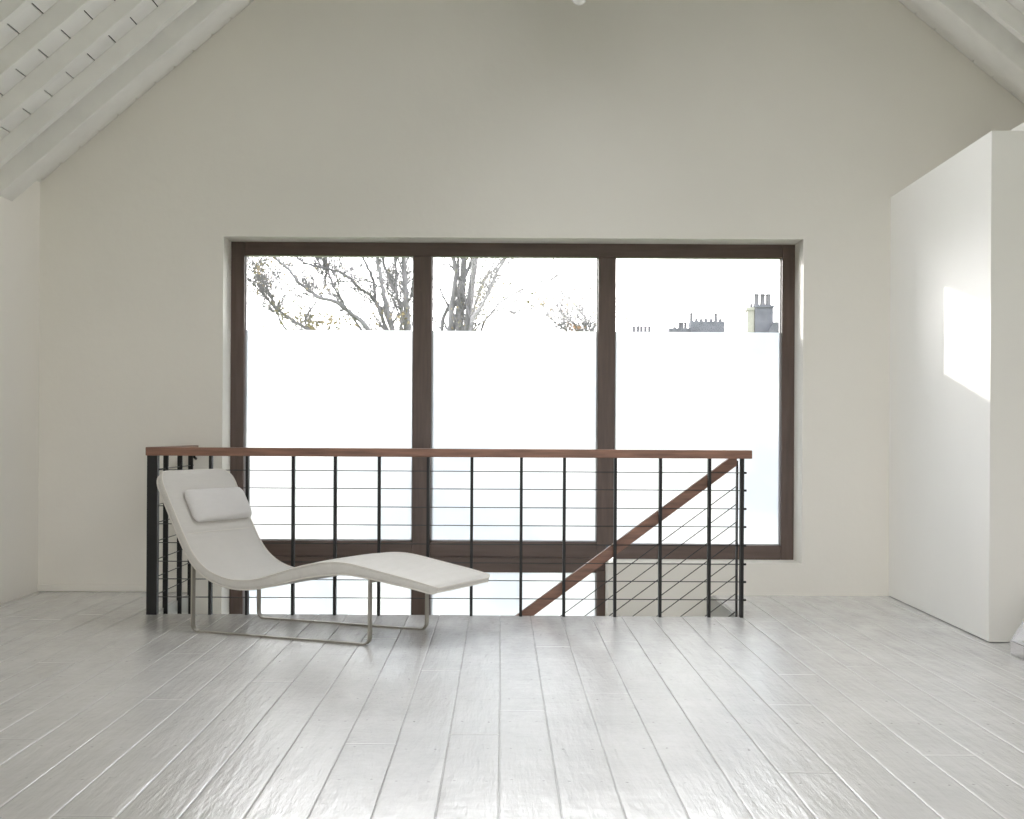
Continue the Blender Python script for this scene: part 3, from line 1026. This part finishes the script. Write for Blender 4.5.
def tree(name, label, cat, base, limbs, depth, seed, leaf_n, leaf_m, leaf_zones, twig=1.0):
    rr = random.Random(seed)
    root = empty(name, (base[0], base[1], GZ))
    tag(root, label, cat, 'trees beyond the window')
    wood = MB()
    tips = []
    tr = [Vector((base[0], base[1], GZ)), Vector((base[0] + 0.05, base[1], GZ + 1.5)), Vector((base[0], base[1], base[2]))]
    wood.tube(tr, [0.34, 0.27, 0.24], 12)
    def grow(p, d, L_, r_, lev):
        n_ = 5
        pts = [p]
        rad = [r_]
        dd = d.copy()
        for i in range(n_):
            dd = (dd + Vector((rr.uniform(-1, 1), rr.uniform(-1, 1), rr.uniform(-0.7, 1.0))) * 0.16).normalized()
            pts.append(pts[-1] + dd * L_ / n_)
            rad.append(max(0.0045, r_ * (1 - 0.7 * (i + 1) / n_)))
        wood.tube(pts, rad, 5 if lev else 6, cap=False)
        tips.append(pts[-1])
        if lev < 2:
            for i in range(1, n_):
                for _ in range(2 if lev == 0 else 1):
                    if rr.random() < 0.8:
                        sd = (dd + Vector((rr.uniform(-1, 1), rr.uniform(-0.8, 0.8), rr.uniform(-0.6, 1)))).normalized()
                        grow(pts[i], sd, L_ * rr.uniform(0.35, 0.65), rad[i] * 0.6, lev + 1)
    for (pl_, r0, r1, dd, nb) in limbs:
        r0 *= min(depth, 32) / 24 * 1.1; r1 *= min(depth, 32) / 24 * 1.1
        raw = [px(x, y, depth + dd) for x, y in pl_]
        pts = [Vector((base[0], base[1], base[2] - 0.2))] + raw
        P2 = []
        # smooth curve through the kinks
        for i in range(len(pts) - 1):
            p0, p1, p2, p3 = pts[max(i - 1, 0)], pts[i], pts[i + 1], pts[min(i + 2, len(pts) - 1)]
            if i == 0: p0 = p1 - Vector((0, 0, 0.6))
            for j in range(6):
                t_ = j / 6
                P2.append(0.5 * (2 * p1 + (p2 - p0) * t_ + (2 * p0 - 5 * p1 + 4 * p2 - p3) * t_ * t_ + (3 * p1 - p0 - 3 * p2 + p3) * t_ ** 3))
        P2.append(pts[-1])
        n_ = len(P2)
        P2 = [p + Vector((rr.uniform(-1, 1), rr.uniform(-1, 1), rr.uniform(-1, 1))) * (0.008 if 0 < i < n_ - 1 else 0) for i, p in enumerate(P2)]
        rad = [r0 * 1.3 + (r1 - r0 * 1.3) * (i / (n_ - 1)) ** 0.8 for i in range(n_)]
        wood.tube(P2, rad, 8)
        for _ in range(int(nb * 1.5)):
            i = rr.randint(7, n_ - 1) if n_ > 8 else rr.randint(3, n_ - 1)
            dr_ = (P2[i] - P2[i - 1]).normalized()
            sd = (dr_ + Vector((rr.uniform(-1, 1), rr.uniform(-0.8, 0.8), rr.uniform(-0.5, 0.8))) * 0.9).normalized()
            grow(P2[i], sd, rr.uniform(0.35, 1.0) * twig * depth / 26, max(0.0085, rad[i] * 0.35) * min(depth, 32) / 24, 0)
    o = wood.build('trunk_and_branches', M_BARK, smooth=True)
    o.parent = root; o.matrix_parent_inverse = Matrix.Translation(root.location).inverted()
    lf = MB()
    def leaf(p, s_):
        a = Vector((rr.uniform(-1, 1), rr.uniform(-1, 1), rr.uniform(-1, 1))).normalized()
        b = a.cross(Vector((rr.uniform(-1, 1), rr.uniform(-1, 1), rr.uniform(-1, 1)))).normalized()
        lf.add([p - a * s_, p - b * s_ * 0.55, p + a * s_, p + b * s_ * 0.55], [(0, 1, 2, 3)])
    for _ in range(leaf_n):
        p = rr.choice(tips) + Vector((rr.gauss(0, 1), rr.gauss(0, 1), rr.gauss(0, 1))) * 0.09
        leaf(p, rr.uniform(0.016, 0.034) * depth / 24)
    for (x, y, rx, ry, n_) in leaf_zones:
        for _ in range(n_):
            p = px(x + rr.gauss(0, rx), y + rr.gauss(0, ry), depth + rr.uniform(-0.8, 0.8))
            leaf(p, rr.uniform(0.02, 0.045) * depth / 24)
    o = lf.build('leaves', leaf_m)
    o.parent = root; o.matrix_parent_inverse = Matrix.Translation(root.location).inverted()
    return root

TD = 24.0
bA = px(425, 470, TD)
tree('bare_tree', 'bare grey tree with sparse yellow leaves leaning left behind the left pane', 'tree', (bA.x, TD, bA.z), [
    ([(404, 380), (407, 330), (405, 300), (403, 262), (398, 225)], 0.055, 0.03, 0.0, 8),
    ([(404, 330), (411, 295), (414, 258), (416, 215)], 0.02, 0.012, 0.3, 4),
    ([(400, 370), (392, 330), (384, 300), (378, 268), (372, 230)], 0.045, 0.02, -0.5, 9),
    ([(400, 375), (388, 320), (376, 305), (372, 280), (362, 258), (350, 230)], 0.03, 0.015, 0.6, 8),
    ([(398, 375), (378, 308), (360, 290), (345, 276), (328, 270), (300, 262), (285, 240)], 0.03, 0.012, 0.4, 12),
    ([(392, 380), (367, 330), (350, 314), (335, 303), (318, 298), (300, 285), (287, 270), (274, 258), (262, 240)], 0.034, 0.015, -0.8, 14),
    ([(390, 380), (359, 328), (342, 305), (330, 280), (325, 258)], 0.02, 0.010, 0.7, 10),
    ([(398, 372), (401, 320), (394, 290), (385, 272), (380, 250)], 0.024, 0.014, 0.9, 7),
    ([(385, 385), (330, 345), (290, 320), (270, 305), (258, 286), (250, 282)], 0.03, 0.009, -0.4, 14),
    ([(385, 385), (340, 350), (305, 325), (318, 300), (325, 285)], 0.02, 0.008, 0.5, 9),
    ([(385, 388), (320, 360), (285, 330), (272, 300), (262, 285), (252, 272)], 0.022, 0.009, 0.8, 12),
    ([(406, 350), (395, 305), (392, 292), (400, 285)], 0.012, 0.006, 0.2, 4),
], TD, 11, 800, M_LEAF, [(330, 324, 18, 4, 260), (312, 322, 10, 5, 100), (285, 318, 10, 7, 120), (270, 268, 14, 8, 90), (402, 320, 4, 5, 70), (255, 275, 5, 8, 50), (375, 318, 10, 6, 70)])
TB = 31.0
bB = px(458, 480, TB)
tree('bare_tree', 'bare grey tree with several upright stems behind the middle pane', 'tree', (bB.x, TB, bB.z), [
    ([(449, 380), (450, 330), (452, 300), (455, 275), (452, 255), (448, 225)], 0.042, 0.028, 0.0, 5),
    ([(458, 380), (459, 330), (461, 295), (463, 258), (464, 220)], 0.062, 0.04, 0.5, 5),
    ([(462, 380), (467, 330), (470, 295), (474, 262), (482, 225)], 0.055, 0.038, -0.4, 6),
    ([(450, 390), (441, 330), (452, 300), (465, 275), (471, 258), (476, 230)], 0.03, 0.02, 0.8, 4),
    ([(466, 370), (471, 322), (480, 308), (489, 290), (497, 270), (505, 258), (520, 235)], 0.026, 0.015, -0.8, 10),
    ([(466, 370), (472, 315), (484, 280), (495, 268), (507, 252)], 0.022, 0.012, 0.3, 7),
    ([(472, 385), (481, 330), (492, 312), (500, 302), (520, 290), (535, 283), (550, 280), (557, 274)], 0.020, 0.006, 0.2, 5),
    ([(468, 375), (472, 322), (485, 314), (500, 310), (515, 314), (530, 318), (545, 324), (560, 329)], 0.014, 0.006, 0.5, 9),
    ([(468, 375), (471, 325), (490, 305), (503, 308), (515, 314)], 0.014, 0.006, -0.6, 5),
    ([(456, 385), (454, 330), (457, 300), (458, 272), (456, 250)], 0.022, 0.012, 0.6, 3),
], TB, 23, 450, M_LEAF, [(480, 293, 4, 9, 150), (491, 275, 4, 5, 40), (500, 284, 9, 9, 60), (530, 305, 18, 7, 60), (475, 312, 6, 5, 30)])
bC = px(590, 400, 40.0)
tree('bare_tree', 'small distant tree with a few orange leaves low in the middle pane', 'tree', (bC.x, 40.0, bC.z), [
    ([(585, 360), (578, 330), (570, 320), (562, 314)], 0.035, 0.008, 0.0, 9),
    ([(590, 360), (586, 332), (584, 318), (580, 310)], 0.035, 0.008, 0.5, 8),
    ([(590, 360), (592, 332), (596, 322), (604, 316)], 0.035, 0.008, -0.5, 8),
    ([(585, 365), (570, 335), (558, 325), (548, 318)], 0.03, 0.006, 0.8, 8),
], 40.0, 5, 220, M_LEAF2, [(573, 327, 7, 2.5, 90)], twig=1.0)
